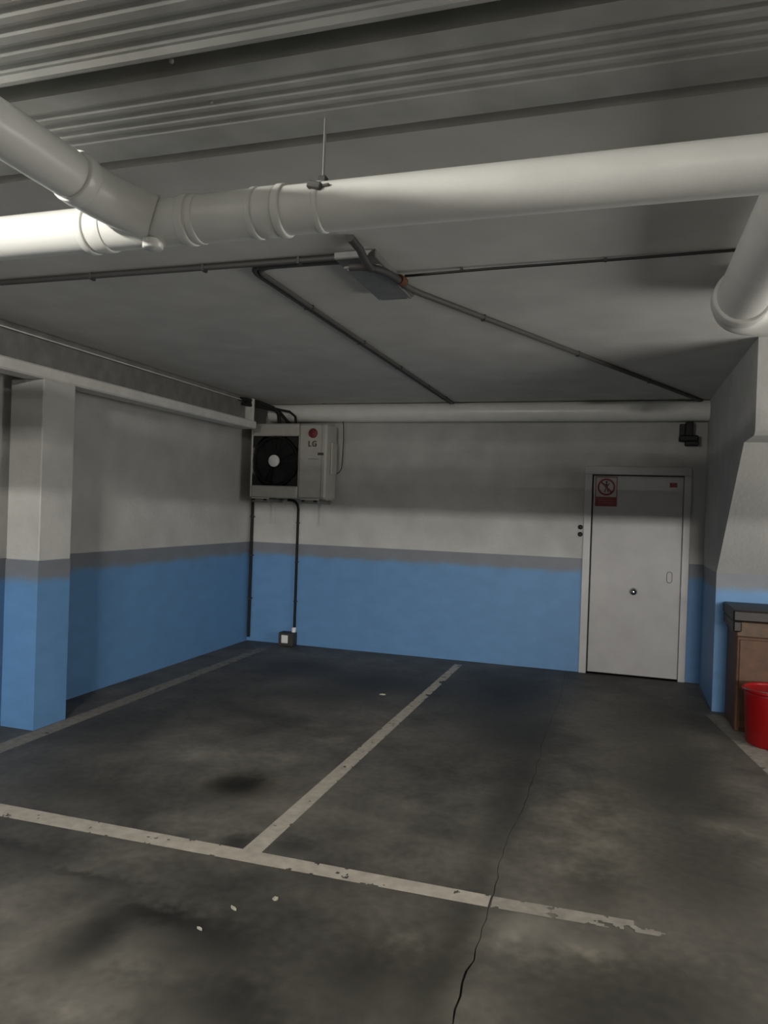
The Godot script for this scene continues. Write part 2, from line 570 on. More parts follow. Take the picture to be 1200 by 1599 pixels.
func build_walls() -> void:
	var w := structure("wall_left")
	wall_panel(w, "plaster", [LEFT, REAR], [LEFT, BACK + 0.2], 0.2, Vector2(1, 0), CEIL)
	# back wall leaves the doorway open
	w = structure("wall_back")
	var dl := -0.352
	var dr := 0.655
	var st := tool()
	box(st, LEFT, dl, DADO, CEIL, BACK, BACK + 0.2)
	part("plaster", st, M.wall, w)
	st = tool()
	box(st, dl, dr, 2.085, CEIL, BACK, BACK + 0.2)
	part("plaster", st, M.wall, w)
	st = tool()
	box(st, dr, JOG_X, DADO, CEIL, BACK, BACK + 0.2)
	part("plaster", st, M.wall, w)
	dado_box(w, LEFT, dl, BACK, BACK + 0.2, "painted_dado")
	dado_box(w, dr, JOG_X, BACK, BACK + 0.2, "painted_dado")
	# stair block at the right: upright blue base, sloping soffit, upright upper face
	w = structure("wall_stairs")
	dado_box(w, JOG_X, RIGHT + 0.2, JOG_D, BACK + 0.2, "painted_dado")
	var prof := [Vector2(JOG_D, DADO), Vector2(5.52, 2.128), Vector2(5.13, 2.134), Vector2(5.09, 2.16), Vector2(5.09, CEIL), Vector2(BACK + 0.2, CEIL), Vector2(BACK + 0.2, DADO)]
	st = tool()
	for k in prof.size():
		var p: Vector2 = prof[k]
		var q: Vector2 = prof[(k + 1) % prof.size()]
		face(st, [v(JOG_X, p.y, p.x), v(RIGHT + 0.2, p.y, p.x), v(RIGHT + 0.2, q.y, q.x), v(JOG_X, q.y, q.x)], v(2.0, 2.4, 7.0))
		for x in [JOG_X, RIGHT + 0.2]:
			face(st, [v(x, 2.4, 7.0), v(x, p.y, p.x), v(x, q.y, q.x)], v(2.0, 2.4, 7.0))
	part("plaster", st, M.wall, w)
	w = structure("wall_right")
	wall_panel(w, "plaster", [RIGHT, REAR], [RIGHT, JOG_D], 0.2, Vector2(-1, 0), CEIL)
	# unseen, behind the camera: a wide doorway that lets the aisle light in
	w = structure("wall_rear_unseen")
	for r in [[-8.0, -3.7], [3.1, 8.0]]:
		st = tool()
		box(st, r[0], r[1], 0.0, CEIL, REAR - 0.2, REAR)
		part("plaster", st, M.wall, w)
	st = tool()
	box(st, -3.7, 3.1, 2.3, CEIL, REAR - 0.2, REAR)
	part("lintel", st, M.wall, w)
	w = structure("wall_gate_unseen")  # unseen; holds the shutter that cuts the far light
	for r in [[-8.0, -7.0, 0.0], [7.0, 8.0, 0.0], [-7.0, 7.0, 2.24]]:
		st = tool()
		box(st, r[0], r[1], r[2], CEIL, GATE - 0.1, GATE + 0.1)
		part("plaster", st, M.wall, w)
	w = structure("wall_aisle_unseen")  # unseen aisle closed in around the far light
	for r in [[-8.2, -8.0, FAR, REAR], [8.0, 8.2, FAR, REAR], [-8.2, 8.2, FAR - 0.2, FAR]]:
		st = tool()
		box(st, r[0], r[1], 0.0, CEIL, r[2], r[3])
		part("plaster", st, M.wall, w)

func build_unseen_shutter() -> void:  # out of view, placed to keep the far light off the upper walls
	var t := thing("unseen_shutter", "unseen roller shutter behind the camera, placed to keep light off the upper walls", "shutter", v(-0.3, SHUTTER_H, GATE))
	var h := SHUTTER_H
	while h < 2.2:
		var st := tool()
		box(st, -6.98, 6.98, h, h + 0.092, GATE - 0.015, GATE + 0.015, 0.008)
		part("slat", st, M.shutter, t)
		h += 0.094

const SHUTTER_H := 1.85
const GATE := -7.0

# ------------------------------------------------------------------ things
func build_pillar() -> void:
	var t := thing("pillar", "square white pillar with blue painted base beside left wall", "pillar", v(-3.91, 0, 4.27))
	var st := tool()
	box(st, -4.05, -3.77, DADO, 2.405, 4.11, 4.42, 0.006)
	part("white_shaft", st, M.wall, t)
	dado_box(t, -4.05, -3.77, 4.11, 4.42, "painted_base")

func build_beam() -> void:
	var t := thing("ceiling_beam", "long pale girder under the ceiling above the left wall", "beam", v(-3.9, 2.405, 4.0))
	var st := tool()
	box(st, -4.10, -3.865, 2.70, CEIL - 0.002, REAR + 0.05, 7.2, 0.004)
	var tf := part("top_flange", st, M.beam, t)
	st = tool()
	box(st, -3.868, -3.858, 2.694, 2.702, REAR + 0.05, 7.2)
	part("edge_strip", st, M.flange_lit, tf)
	st = tool()
	box(st, -3.93, -3.89, 2.48, 2.70, REAR + 0.05, 7.2)
	part("web", st, M.beam, t)
	st = tool()
	box(st, -3.94, -3.765, 2.405, 2.49, REAR + 0.05, 7.2, 0.012)
	part("bottom_flange", st, M.flange_lit, t)
	st = tool()
	box(st, -4.02, -3.80, 2.44, CEIL - 0.01, 7.17, 7.21, 0.006)
	part("end_plate", st, M.flange_lit, t)

func collar(st: SurfaceTool, x0: float, x1: float, h: float, d: float, r: float) -> void:
	lathe(st, v(x0, h, d), Vector3(1, 0, 0), [[0.0, r - 0.012], [0.0, r - 0.002], [0.003, r], [x1 - x0 - 0.003, r], [x1 - x0, r - 0.002], [x1 - x0, r - 0.012]], 48)

const PD := 2.02
const PH := 2.478
const PR := 0.070

func build_drain() -> void:
	var t := thing("drain_pipe", "long white plastic drain pipe hung below the ceiling across the bay", "pipe", v(-1.0, PH, PD))
	var st := tool(true)
	tube(st, [v(LEFT + 0.01, PH, PD), v(-1.66, PH, PD)], PR, 48)
	part("pipe_length", st, M.pvc, t)
	st = tool(true)
	tube(st, [v(-1.02, PH, PD), v(RIGHT - 0.01, PH, PD)], PR, 48)
	part("pipe_length", st, M.pvc, t)
	# tee fitting: body, sockets at both ends, small inspection boss below
	var tee := tool(true)
	tube(tee, [v(-1.66, PH, PD), v(-1.02, PH, PD)], PR + 0.002, 48)
	var tf := part("tee_fitting", tee, M.pvc, t)
	for r in [[-1.69, -1.665, 0.009], [-1.655, -1.60, 0.007], [-1.325, -1.295, 0.008], [-1.29, -1.265, 0.005]]:
		st = tool(true)
		collar(st, r[0], r[1], PH, PD, PR + r[2])
		part("socket_ring", st, M.pvc, tf)
	st = tool(true)
	lathe(st, v(-1.43, PH - PR + 0.01, PD - 0.02), Vector3.DOWN, [[0.0, 0.032], [0.024, 0.032], [0.027, 0.029], [0.027, 0.0]], 24)
	part("inspection_boss", st, M.pvc, tf)
	# coupling sleeve
	for r in [[-1.085, -1.065, 0.006], [-1.06, -1.005, 0.004], [-1.0, -0.975, 0.007]]:
		st = tool(true)
		collar(st, r[0], r[1], PH, PD, PR + r[2])
		part("coupling_ring", st, M.pvc, t)

	# branch that comes from the camera side and bends into the tee
	var b := thing("branch_pipe", "white plastic branch pipe running overhead into the drain pipe at upper left", "pipe", v(-1.6, 2.5, 1.8))
	st = tool(true)
	tube(st, [v(-1.585, 2.585, -0.9), v(-1.56, 2.545, 1.55), v(-1.545, 2.53, 1.80)], 0.069, 40)
	part("pipe_length", st, M.pvc, b)
	st = tool(true)
	var bend := [v(-1.546, 2.532, 1.77)]
	bend.append_array(arc(v(-1.545, 2.528, 1.82), v(-1.535, 2.518, 1.93), v(-1.43, 2.485, 2.0), 8))
	tube(st, bend, 0.073, 40)
	var el := part("elbow", st, M.pvc, b)
	st = tool(true)
	lathe(st, v(-1.5455, 2.533, 1.765), v(0.02, -0.03, 0.25), [[0.0, 0.066], [0.0, 0.076], [0.006, 0.0775], [0.04, 0.0775], [0.046, 0.074], [0.046, 0.066]], 40)
	part("socket_ring", st, M.pvc, el)

	# hanger
	var hg := thing("pipe_hanger", "thin threaded rod and clamp holding the drain pipe to the ceiling", "hanger", v(-0.865, PH, PD))
	st = tool(true)
	tube(st, [v(-0.865, PH + PR + 0.012, PD), v(-0.865, CEIL, PD)], 0.0045, 10)
	part("threaded_rod", st, M.steel, hg)
	st = tool(true)
	collar(st, -0.875, -0.855, PH, PD, PR + 0.003)
	part("clamp_band", st, M.pvc, hg)
	st = tool()
	box(st, -0.877, -0.853, PH + PR, PH + PR + 0.02, PD - 0.012, PD + 0.012, 0.003)
	part("nut", st, M.conduit_dark, hg)
	st = tool()
	box_at(st, v(-0.862, PH + 0.035, PD - PR + 0.002), Vector3(0.022, 0.011, 0.010), 0.004, Basis(Vector3.FORWARD, 0.25))
	box_at(st, v(-0.840, PH + 0.033, PD - PR + 0.006), Vector3(0.022, 0.004, 0.006), 0.002, Basis(Vector3.FORWARD, -0.1))
	part("clamp_bolt", st, M.conduit, hg)

func build_right_pipes() -> void:
	var r := 0.11
	var t := thing("soil_pipe", "thick white pipe overhead at right with a socket and elbow", "pipe", v(0.5, 2.6, 3.5))
	var st := tool(true)
	tube(st, [v(0.495, 2.61, 2.095), v(0.49, 2.60, 3.72)], r, 40)
	part("pipe_length", st, M.pvc_old, t)
	st = tool(true)
	lathe(st, v(0.4905, 2.601, 3.62), v(-0.003, -0.007, 1), [[0.0, r - 0.01], [0.0, r + 0.012], [0.01, r + 0.016], [0.10, r + 0.016], [0.11, r + 0.012], [0.11, r - 0.01]], 40)
	part("socket_ring", st, M.pvc_old, t)
	st = tool(true)
	var path := [v(0.49, 2.60, 3.70)]
	path.append_array(arc(v(0.49, 2.60, 3.74), v(0.49, 2.60, 3.93), v(0.72, 2.60, 3.95), 10))
	tube(st, path, r + 0.006, 40)
	part("elbow", st, M.pvc_old, t)
	st = tool(true)
	tube(st, [v(0.70, 2.60, 3.95), v(RIGHT - 0.005, 2.60, 3.95)], r, 40)
	part("pipe_length", st, M.pvc_old, t)
	st = tool(true)
	lathe(st, v(0.535, 2.60, 3.30), v(0.15, -0.45, -0.7), [[0.08, 0.028], [0.112, 0.028], [0.116, 0.024], [0.116, 0.0]], 20)
	part("rubber_plug", st, M.black, t)

	# pale pipe along the top of the back wall
	t = thing("wall_pipe", "white pipe along the top edge of the back wall under ceiling", "pipe", v(-1.5, 2.63, BACK - 0.1))
	st = tool(true)
	tube(st, [v(-3.85, 2.642, BACK - 0.101), v(JOG_X - 0.002, 2.642, BACK - 0.101)], 0.100, 40)
	part("pipe_length", st, M.pvc, t)

func clip(parent: Node3D, c: Vector3, e: Vector3) -> void:
	var st := tool()
	box_at(st, c, e, 0.002, Basis.IDENTITY)
	part("clip", st, M.conduit_dark, parent)

func build_conduits() -> void:
	# trunking from the left to the box
	var t := thing("conduit", "dark conduit run across the ceiling from left to the grey box", "conduit", v(-2.6, CEIL, 3.155))
	var st := tool(true)
	tube(st, [v(LEFT + 0.25, CEIL - 0.016, 3.135), v(-1.25, CEIL - 0.016, 3.135)], 0.014, 12)
	part("tube", st, M.conduit_dark, t)
	for x in [-3.3, -2.6, -1.95, -1.45]:
		clip(t, v(x, CEIL - 0.0175, 3.14), Vector3(0.008, 0.017, 0.02))
	# pair running to the back wall
	for k in 2:
		var x := -1.745 + 0.028 * k
		t = thing("conduit", ["dark ceiling conduit running to the back wall, left tube of the pair", "grey ceiling conduit running to the back wall, right tube of the pair"][k], "conduit", v(x, CEIL, 5.4), "conduit pair across the ceiling")
		st = tool(true)
		var path := [v(-1.268, CEIL - 0.013, 3.168 + 0.028 * k)]
		path.append_array(arc(v(-1.62 + 0.02 * k, CEIL - 0.013, 3.168 + 0.028 * k), v(x, CEIL - 0.013, 3.168 + 0.028 * k), v(x, CEIL - 0.013, 3.32), 6))
		path.append(v(x, CEIL - 0.013, BACK - 0.10))
		tube(st, path, 0.0125, 12)
		part("tube", st, M.conduit_dark if k == 0 else M.conduit, t)
		for d in [3.9, 4.8, 5.7, 6.6, 7.3]:
			clip(t, v(x, CEIL - 0.013, d), Vector3(0.015, 0.0128, 0.008))
	# single run to the right-hand corner
	t = thing("conduit", "grey conduit running diagonally across the ceiling towards the corner above the door", "conduit", v(0, CEIL, 5.5))
	st = tool(true)
	var p2 := arc(v(-1.06, CEIL - 0.03, 3.45), v(-1.09, CEIL - 0.02, 3.62), v(-1.0, CEIL - 0.016, 3.82), 6)
	p2.append(v(0.70, CEIL - 0.016, 7.66))
	tube(st, p2, 0.016, 12)
	part("tube", st, M.conduit, t)
	for q in [0.12, 0.4, 0.7]:
		clip(t, v(lerpf(-1.0, 0.70, q), CEIL - 0.016, lerpf(3.82, 7.66, q)) - Vector3(0, 0.002, 0), Vector3(0.014, 0.0175, 0.014))
	# the box, with the bent flexible conduit over it
	t = thing("ceiling_box", "flat grey rectangular electrical box fixed to the ceiling amid the conduits", "electrical box", v(-1.16, CEIL, 3.5))
	st = tool()
	box(st, -1.265, -1.065, CEIL - 0.035, CEIL - 0.001, 3.10, 3.74, 0.005)
	part("housing", st, M.box_grey, t)
	st = tool()
	box(st, -1.255, -1.075, CEIL - 0.047, CEIL - 0.033, 3.20, 3.73, 0.004)
	part("cover", st, M.box_grey, t)
	for q in [[-1.24, 3.22], [-1.09, 3.22], [-1.24, 3.71], [-1.09, 3.71]]:
		st = tool(true)
		lathe(st, v(q[0], CEIL - 0.046, q[1]), Vector3.DOWN, [[0.0, 0.005], [0.003, 0.005], [0.003, 0.0]], 8)
		part("screw", st, M.steel, t)
	t = thing("flexible_conduit", "bent dark flexible conduit curling over the right side of the grey box", "conduit", v(-1.08, CEIL, 3.3))
	st = tool(true)
	var path3 := [v(-1.12, CEIL - 0.014, 2.92)]
	path3.append_array(arc(v(-1.11, CEIL - 0.03, 3.02), v(-1.11, CEIL - 0.065, 3.09), v(-1.105, CEIL - 0.068, 3.16), 5))
	tube(st, path3, 0.018, 12)
	part("stub", st, M.conduit_dark, t)
	st = tool(true)
	tube(st, arc(v(-1.20, CEIL - 0.062, 3.14), v(-1.04, CEIL - 0.062, 3.12), v(-1.05, CEIL - 0.045, 3.50), 12), 0.018, 12)
	part("bend", st, M.conduit_dark, t)
	st = tool(true)
	tube(st, [v(-1.047, CEIL - 0.045, 3.40), v(-1.043, CEIL - 0.04, 3.47)], 0.024, 10)
	part("rusty_gland", st, M.rust, t)
	# thin black cable to the thick pipe
	t = thing("black_cable", "thin black cable strung along the ceiling from grey box to thick pipe", "cable", v(-0.3, CEIL, 3.43))
	st = tool(true)
	tube(st, [v(-1.03, CEIL - 0.02, 3.44), v(-0.6, CEIL - 0.015, 3.43), v(0.0, CEIL - 0.012, 3.425), v(0.45, CEIL - 0.008, 3.42)], 0.0065, 8)
	part("cable", st, M.black, t)
	for x in [-0.75, -0.1]:
		clip(t, v(x, CEIL - 0.009, 3.43), Vector3(0.006, 0.009, 0.01))

func text_part(called: String, s: String, size: float, at: Vector3, m: Material, parent: Node3D) -> void:
	var f := SystemFont.new()
	f.font_names = PackedStringArray(["Droid Sans"])
	f.font_weight = 700
	var tm := TextMesh.new()
	tm.text = s
	tm.font = f
	tm.font_size = 32
	tm.pixel_size = size / 32.0
	tm.depth = 0.004
	var o := MeshInstance3D.new()
	o.mesh = tm
	o.material_override = m
	o.name = called
	parent.add_child(o, true)
	o.position = at - parent.position

func build_air_conditioner() -> void:
	var x0 := -3.955
	var x1 := -3.045
	var h0 := 1.675
	var h1 := 2.495
	var d0 := 7.44
	var d1 := 7.75
	var t := thing("air_conditioner", "beige outdoor air conditioning unit mounted high in the back left corner", "air conditioner", v(-3.5, h0, 7.6))
	var gx := -3.668
	var gh := 2.083
	# casing, built round the square fan opening
	var ox0 := -3.955 + 0.022
	var ox1 := -3.385
	var oh0 := 1.808
	var oh1 := 2.358
	var st := tool()
	box(st, x0, ox0, h0, h1, d0, d1, 0.012)
	box(st, ox1, x1, h0, h1, d0, d1, 0.02)
	box(st, ox0 - 0.004, ox1 + 0.01, oh1, h1, d0, d1, 0.012)
	box(st, ox0 - 0.004, ox1 + 0.01, h0, oh0, d0, d1, 0.012)
	box(st, ox0 - 0.004, ox1 + 0.01, oh0, oh1, d0 + 0.14, d1)
	part("casing", st, M.ac, t)
	# fan chamber
	var f := tool()
	box(f, ox0, ox1, oh0, oh1, d0 + 0.135, d0 + 0.139)
	part("fan_chamber", f, M.ac_dark, t)
	f = tool(true)
	ring(f, gx, gh, d0 + 0.13, 0.262, 0.274, 0.10, 40)
	part("fan_shroud", f, M.ac_dark, t)
	for k in 3:
		f = tool()
		var a0 := TAU * k / 3.0 + 0.4
		var n := 10
		for i in n:
			var a := a0 + 1.5 * i / n
			var b := a0 + 1.5 * (i + 1) / n
			var pts := []
			for q in [[0.05, a, 0.05 + 0.06 * i / n], [0.245, a, 0.05 + 0.06 * i / n], [0.245, b, 0.05 + 0.06 * (i + 1) / n], [0.05, b, 0.05 + 0.06 * (i + 1) / n]]:
				pts.append(v(gx + cos(q[1]) * q[0], gh + sin(q[1]) * q[0], d0 + q[2]))
			face(f, pts, v(gx, gh, d0 + 0.3))
			face(f, [pts[0] - Vector3(0, 0, 0.004), pts[1] - Vector3(0, 0, 0.004), pts[2] - Vector3(0, 0, 0.004), pts[3] - Vector3(0, 0, 0.004)], v(gx, gh, d0 - 0.3))
		part("fan_blade", f, M.ac_dark, t)
	# wire guard
	f = tool(true)
	for k in 12:
		var r := 0.075 + 0.0165 * k
		var loop := []
		for i in 41:
			var a := TAU * i / 40.0
			loop.append(v(gx + cos(a) * r, gh + sin(a) * r, d0 + 0.008))
		tube(f, loop, 0.0016, 5, false)
	for k in 24:
		var a := TAU * k / 24.0
		tube(f, [v(gx + cos(a) * 0.06, gh + sin(a) * 0.06, d0 + 0.008), v(gx + cos(a) * 0.268, gh + sin(a) * 0.268, d0 + 0.008)], 0.0018, 5, false)
	part("wire_guard", f, M.ac_wire, t)
	for c in [[ox0, oh0], [ox1, oh0], [ox0, oh1], [ox1, oh1]]:
		f = tool()
		var cx: float = c[0]
		var ch: float = c[1]
		var sx := signf(gx - cx)
		var sh := signf(gh - ch)
		face(f, [v(cx, ch, d0 + 0.012), v(cx + sx * 0.14, ch, d0 + 0.012), v(cx, ch + sh * 0.14, d0 + 0.012)], v(cx, ch, d0 + 1))
		part("guard_corner", f, M.ac_dark, t)
	f = tool(true)
	lathe(f, v(gx, gh, d0 + 0.014), Vector3(0, 0, 1), [[0.0, 0.066], [0.012, 0.066], [0.018, 0.058], [0.021, 0.0]], 32)
	part("hub_disc", f, M.ac_hub, t)
	# front seams
	f = tool()
	box(f, ox1 + 0.028, ox1 + 0.032, h0 + 0.01, h1 - 0.01, d0 - 0.0012, d0 + 0.004)
	box(f, -3.255, -3.13, 2.105, 2.110, d0 - 0.0012, d0 + 0.004)
	box(f, x1 - 0.055, x1 - 0.052, h0 + 0.01, h1 - 0.01, d0 - 0.0012, d0 + 0.004)
	part("panel_seam", f, M.conduit, t)
	# badge: red disc with pale strokes, letters below
	f = tool(true)
	disc(f, -3.205, 2.388, d0 - 0.0, 0.052, 0.006)
	var bd := part("badge", f, M.logo_red, t)
	f = tool()
	ring(f, -3.205, 2.388, d0 - 0.006, 0.036, 0.040, 0.0015, 28)
	box(f, -3.209, -3.204, 2.370, 2.408, d0 - 0.0075, d0 - 0.006)
	box(f, -3.209, -3.190, 2.370, 2.374, d0 - 0.0075, d0 - 0.006)
	disc(f, -3.224, 2.402, d0 - 0.006, 0.005, 0.0015, 10)
	part("badge_print", f, M.sign_pale, bd)
	text_part("lettering", "LG", 0.088, v(-3.21, 2.272, d0 - 0.002), M.print_dark, t)
	f = tool()
	box(f, -3.145, -3.075, 2.150, 2.178, d0 - 0.002, d0 + 0.004, 0.001)
	part("rating_label", f, M.print_dark, t)
	# side: service cover and pipe elbow
	f = tool()
	box(f, x1 - 0.002, x1 + 0.02, 1.95, 2.30, 7.56, 7.72, 0.008)
	part("service_cover", f, M.ac, t)
	# feet on wall brackets
	for fx in [-3.83, -3.23]:
		f = tool()
		box(f, fx - 0.10, fx + 0.10, h0 - 0.016, h0 + 0.002, d0 + 0.0, d0 + 0.05, 0.003)
		part("foot", f, M.ac, t)
		f = tool()
		box(f, fx - 0.10, fx + 0.10, h0 - 0.016, h0 + 0.002, d1 - 0.05, d1, 0.003)
		part("foot", f, M.ac, t)
	for fx in [-3.83, -3.23]:
		var w := thing("wall_bracket", "metal bracket under the %s end of the air conditioner" % ("fan" if fx < -3.5 else "logo"), "bracket", v(fx, h0, 7.7))
		f = tool()
		box(f, fx - 0.09, fx + 0.11, h0 - 0.052, h0 - 0.017, d0 - 0.005, BACK - 0.002, 0.004)
		part("arm", f, M.box_grey, w)
		f = tool()
		box(f, fx - 0.02, fx + 0.02, h0 - 0.30, h0 - 0.05, BACK - 0.02, BACK - 0.001, 0.003)
		part("wall_plate", f, M.wall, w)
		for k in [-0.075, 0.07]:
			f = tool()
			box(f, fx + k - 0.014, fx + k + 0.026, h0 - 0.034, h0 - 0.016, d0 - 0.012, d0 + 0.03, 0.003)
			part("rubber_pad", f, M.black, w)
	# pipes below
	var p := thing("drain_hose", "dark thin pipe running down the room corner below the air conditioner", "pipe", v(-4.09, 0.1, 7.78))
	f = tool(true)
	tube(f, [v(-4.085, 0.05, 7.775), v(-4.085, 1.30, 7.775), v(-4.08, 1.66, 7.77)], 0.017, 10)
	part("pipe", f, M.rubber, p)
	for hh in [0.5, 1.0, 1.45]:
		clip(p, v(-4.085, hh, 7.785), Vector3(0.022, 0.006, 0.028))
	p = thing("drain_hose", "dark thin pipe from air conditioner base down to the small floor box", "pipe", v(-3.5, 0.15, 7.79))
	f = tool(true)
	var path := [v(-3.61, 1.657, 7.72)]
	path.append_array(arc(v(-3.58, 1.654, 7.76), v(-3.515, 1.645, 7.79), v(-3.512, 1.55, 7.795), 6))
	path.append(v(-3.512, 0.13, 7.795))
	tube(f, path, 0.015, 10)
	part("pipe", f, M.rubber, p)
	for hh in [0.5, 0.95, 1.4]:
		clip(p, v(-3.512, hh, 7.80), Vector3(0.02, 0.006, 0.018))
	p = thing("drain_box", "small grey box on the floor at the foot of the back wall", "box", v(-3.57, 0, 7.75))
	f = tool()
	box(f, -3.655, -3.48, 0.0, 0.15, 7.68, 7.81, 0.008)
	part("body", f, M.conduit_dark, p)
	f = tool()
	box(f, -3.615, -3.535, 0.035, 0.125, 7.672, 7.682, 0.004)
	part("pale_front", f, M.ac_hub, p)
	f = tool(true)
	lathe(f, v(-3.512, 0.148, 7.785), Vector3.UP, [[0.0, 0.026], [0.05, 0.026], [0.055, 0.02], [0.055, 0.0]], 16)
	part("inlet", f, M.ac_hub, p)
	# insulated hoses above
	p = thing("refrigerant_hose", "dark insulated hoses tangled between girder end and air conditioner top", "hose", v(-3.7, 2.6, 7.5))
	for k in 3:
		f = tool(true)
		var y := CEIL - 0.035 - 0.03 * k
		var hp := [v(-3.90 + 0.02 * k, y, 6.7 + 0.1 * k)]
		hp.append_array(arc(v(-3.84 + 0.02 * k, y, 7.1), v(-3.82, y - 0.01, 7.45 + 0.03 * k), v(-3.45 + 0.12 * k, y - 0.03, 7.56), 8))
		hp.append_array(arc(v(-3.42 + 0.12 * k, y - 0.033, 7.56), v(-3.3 + 0.1 * k, y - 0.04, 7.56), v(-3.3 + 0.1 * k, h1 + 0.01, 7.60), 6))
		if k == 0:
			hp = [v(-3.88, y, 7.0), v(-3.80, y, 7.3), v(-3.70, y - 0.04, 7.45), v(-3.655, y - 0.10, 7.50), v(-3.65, h1 + 0.001, 7.52)]
		elif k == 1:
			hp = [v(-3.86, y - 0.02, 7.05), v(-3.78, y - 0.02, 7.35), v(-3.68, y - 0.03, 7.55), v(-3.60, h1 + 0.04, 7.62), v(-3.56, h1 + 0.001, 7.64)]
		else:
			hp = [v(-3.86, y + 0.03, 7.1), v(-3.76, y + 0.03, 7.35), v(-3.66, y + 0.01, 7.52), v(-3.55, y - 0.01, 7.56), v(-3.49, y - 0.06, 7.58), v(-3.48, h1 + 0.001, 7.59)]
		tube(f, hp, 0.022 - 0.004 * k, 10)
		part("hose", f, M.rubber, p)
	p = thing("power_cable", "thin dark cable looping down the side of the air conditioner", "cable", v(-3.0, 2.3, 7.75))
	f = tool(true)
	var pc := arc(v(-3.22, CEIL - 0.004, 7.70), v(-2.97, CEIL - 0.01, 7.68), v(-2.955, 2.50, 7.70), 8)
	pc.append_array([v(-2.965, 2.35, 7.74), v(-2.975, 2.12, 7.75)])
	pc.append_array(arc(v(-2.98, 2.05, 7.75), v(-2.985, 1.98, 7.74), v(-3.03, 1.96, 7.70), 5))
	tube(f, pc, 0.005, 8)
	part("cable", f, M.rubber, p)

func build_door() -> void:
	var t := structure("door_1")
	var fd := BACK - 0.03
	var st := tool()
	box(st, -0.352, -0.278, 0.0, 2.015, fd, BACK + 0.12, 0.004)
	part("frame_post", st, M.door_frame, t)
	st = tool()
	box(st, 0.588, 0.655, 0.0, 2.015, fd, BACK + 0.12, 0.004)
	part("frame_post", st, M.door_frame, t)
	st = tool()
	box(st, -0.352, 0.655, 2.015, 2.098, fd, BACK + 0.12, 0.004)
	part("frame_head", st, M.door_frame, t)
	st = tool()
	box(st, -0.278, 0.588, 0.0, 2.015, BACK + 0.085, BACK + 0.12)
	part("rebate", st, M.gap, t)
	st = tool()
	box(st, -0.266, 0.584, 0.018, 2.004, fd + 0.022, BACK + 0.03, 0.003)
	var leaf := part("leaf", st, M.door, t)
	var lf := fd + 0.022
	# knob
	st = tool(true)
	lathe(st, v(0.152, 0.855, lf), Vector3(0, 0, 1), [[0.0, 0.036], [0.006, 0.036], [0.009, 0.02], [0.028, 0.016], [0.036, 0.028], [0.052, 0.034], [0.066, 0.028], [0.072, 0.0]], 28)
	part("door_knob", st, M.chrome, leaf)
	# oval cover plate outline
	st = tool(true)
	var oval := []
	for i in 41:
		var a := TAU * i / 40.0
		oval.append(v(0.482 + 0.024 * cos(a), 1.015 + 0.024 * sin(a) + (0.03 if sin(a) > 0 else -0.03), lf))
	tube(st, oval, 0.0028, 6, false)
	part("lock_plate_rim", st, M.conduit_dark, leaf)
	# little red sticker with a pale strip
	st = tool()
	box(st, 0.455, 0.525, 1.900, 1.945, lf - 0.0015, lf + 0.001)
	var sk := part("sticker", st, M.sign_red, leaf)
	sk.set_meta("label", "small red sticker with pale lower edge")
	st = tool()
	box(st, 0.462, 0.515, 1.892, 1.900, lf - 0.0022, lf + 0.001)
	part("sticker_edge", st, M.sign_white, leaf)
	# prohibition sign
	var s := thing("no_entry_sign", "red and white no-pedestrians sign on the upper door", "sign", v(-0.14, 1.69, lf))
	var sx0 := -0.248
	var sx1 := -0.036
	var z := lf - 0.0005
	st = tool()
	box(st, sx0, sx1, 1.695, 1.995, z - 0.003, z)
	part("plate", st, M.sign_red, s)
	st = tool()
	box(st, sx0 + 0.008, sx1 - 0.008, 1.79, 1.987, z - 0.0040, z - 0.0025)
	part("white_field", st, M.sign_white, s)
	st = tool()
	ring(st, -0.142, 1.889, z - 0.0036, 0.068, 0.086, 0.002, 36)
	box_at(st, v(-0.142, 1.889, z - 0.0052), Vector3(0.074, 0.0085, 0.0008), 0.0, Basis(Vector3(0, 0, 1), -PI / 4))
	part("prohibition_ring", st, M.sign_red, s)
	st = tool()
	disc(st, -0.140, 1.938, z - 0.0036, 0.0105, 0.0012, 14)
	box_at(st, v(-0.141, 1.902, z - 0.0042), Vector3(0.0105, 0.022, 0.0006), 0.0, Basis.IDENTITY)
	for q in [[-0.153, 1.905, 0.025, 0.5], [-0.127, 1.905, 0.025, -0.6], [-0.150, 1.862, 0.026, -0.3], [-0.130, 1.862, 0.026, 0.3]]:
		box_at(st, v(q[0], q[1], z - 0.0042), Vector3(0.0045, q[2], 0.0006), 0.0, Basis(Vector3(0, 0, 1), q[3]).rotated(Vector3(0, 0, 1), PI if q[3] > 2 else 0.0))
	part("walking_figure", st, M.sign_black, s)
	st = tool()
	box(st, sx0 + 0.03, sx1 - 0.03, 1.752, 1.758, z - 0.0036, z - 0.0028)
	box(st, sx0 + 0.03, sx1 - 0.045, 1.728, 1.734, z - 0.0036, z - 0.0028)
	part("faded_print", st, M.sign_pale, s)

	# black fitting on the wall above
	var b := thing("wall_speaker", "small black box fitting on the wall above the door's right corner", "fitting", v(0.61, 2.42, BACK))
	st = tool()
	box(st, 0.575, 0.645, 2.38, 2.535, BACK - 0.10, BACK - 0.002, 0.008)
	part("upper_body", st, M.black, b)
	st = tool()
	box(st, 0.525, 0.575, 2.40, 2.52, BACK - 0.05, BACK - 0.002, 0.006)
	part("side_mount", st, M.conduit_dark, b)
	st = tool()
	box(st, 0.52, 0.695, 2.345, 2.405, BACK - 0.11, BACK - 0.002, 0.01)
	part("lower_body", st, M.black, b)
	st = tool()
	box(st, 0.575, 0.70, 2.305, 2.35, BACK - 0.10, BACK - 0.01, 0.008)
	part("lens_hood", st, M.black, b)
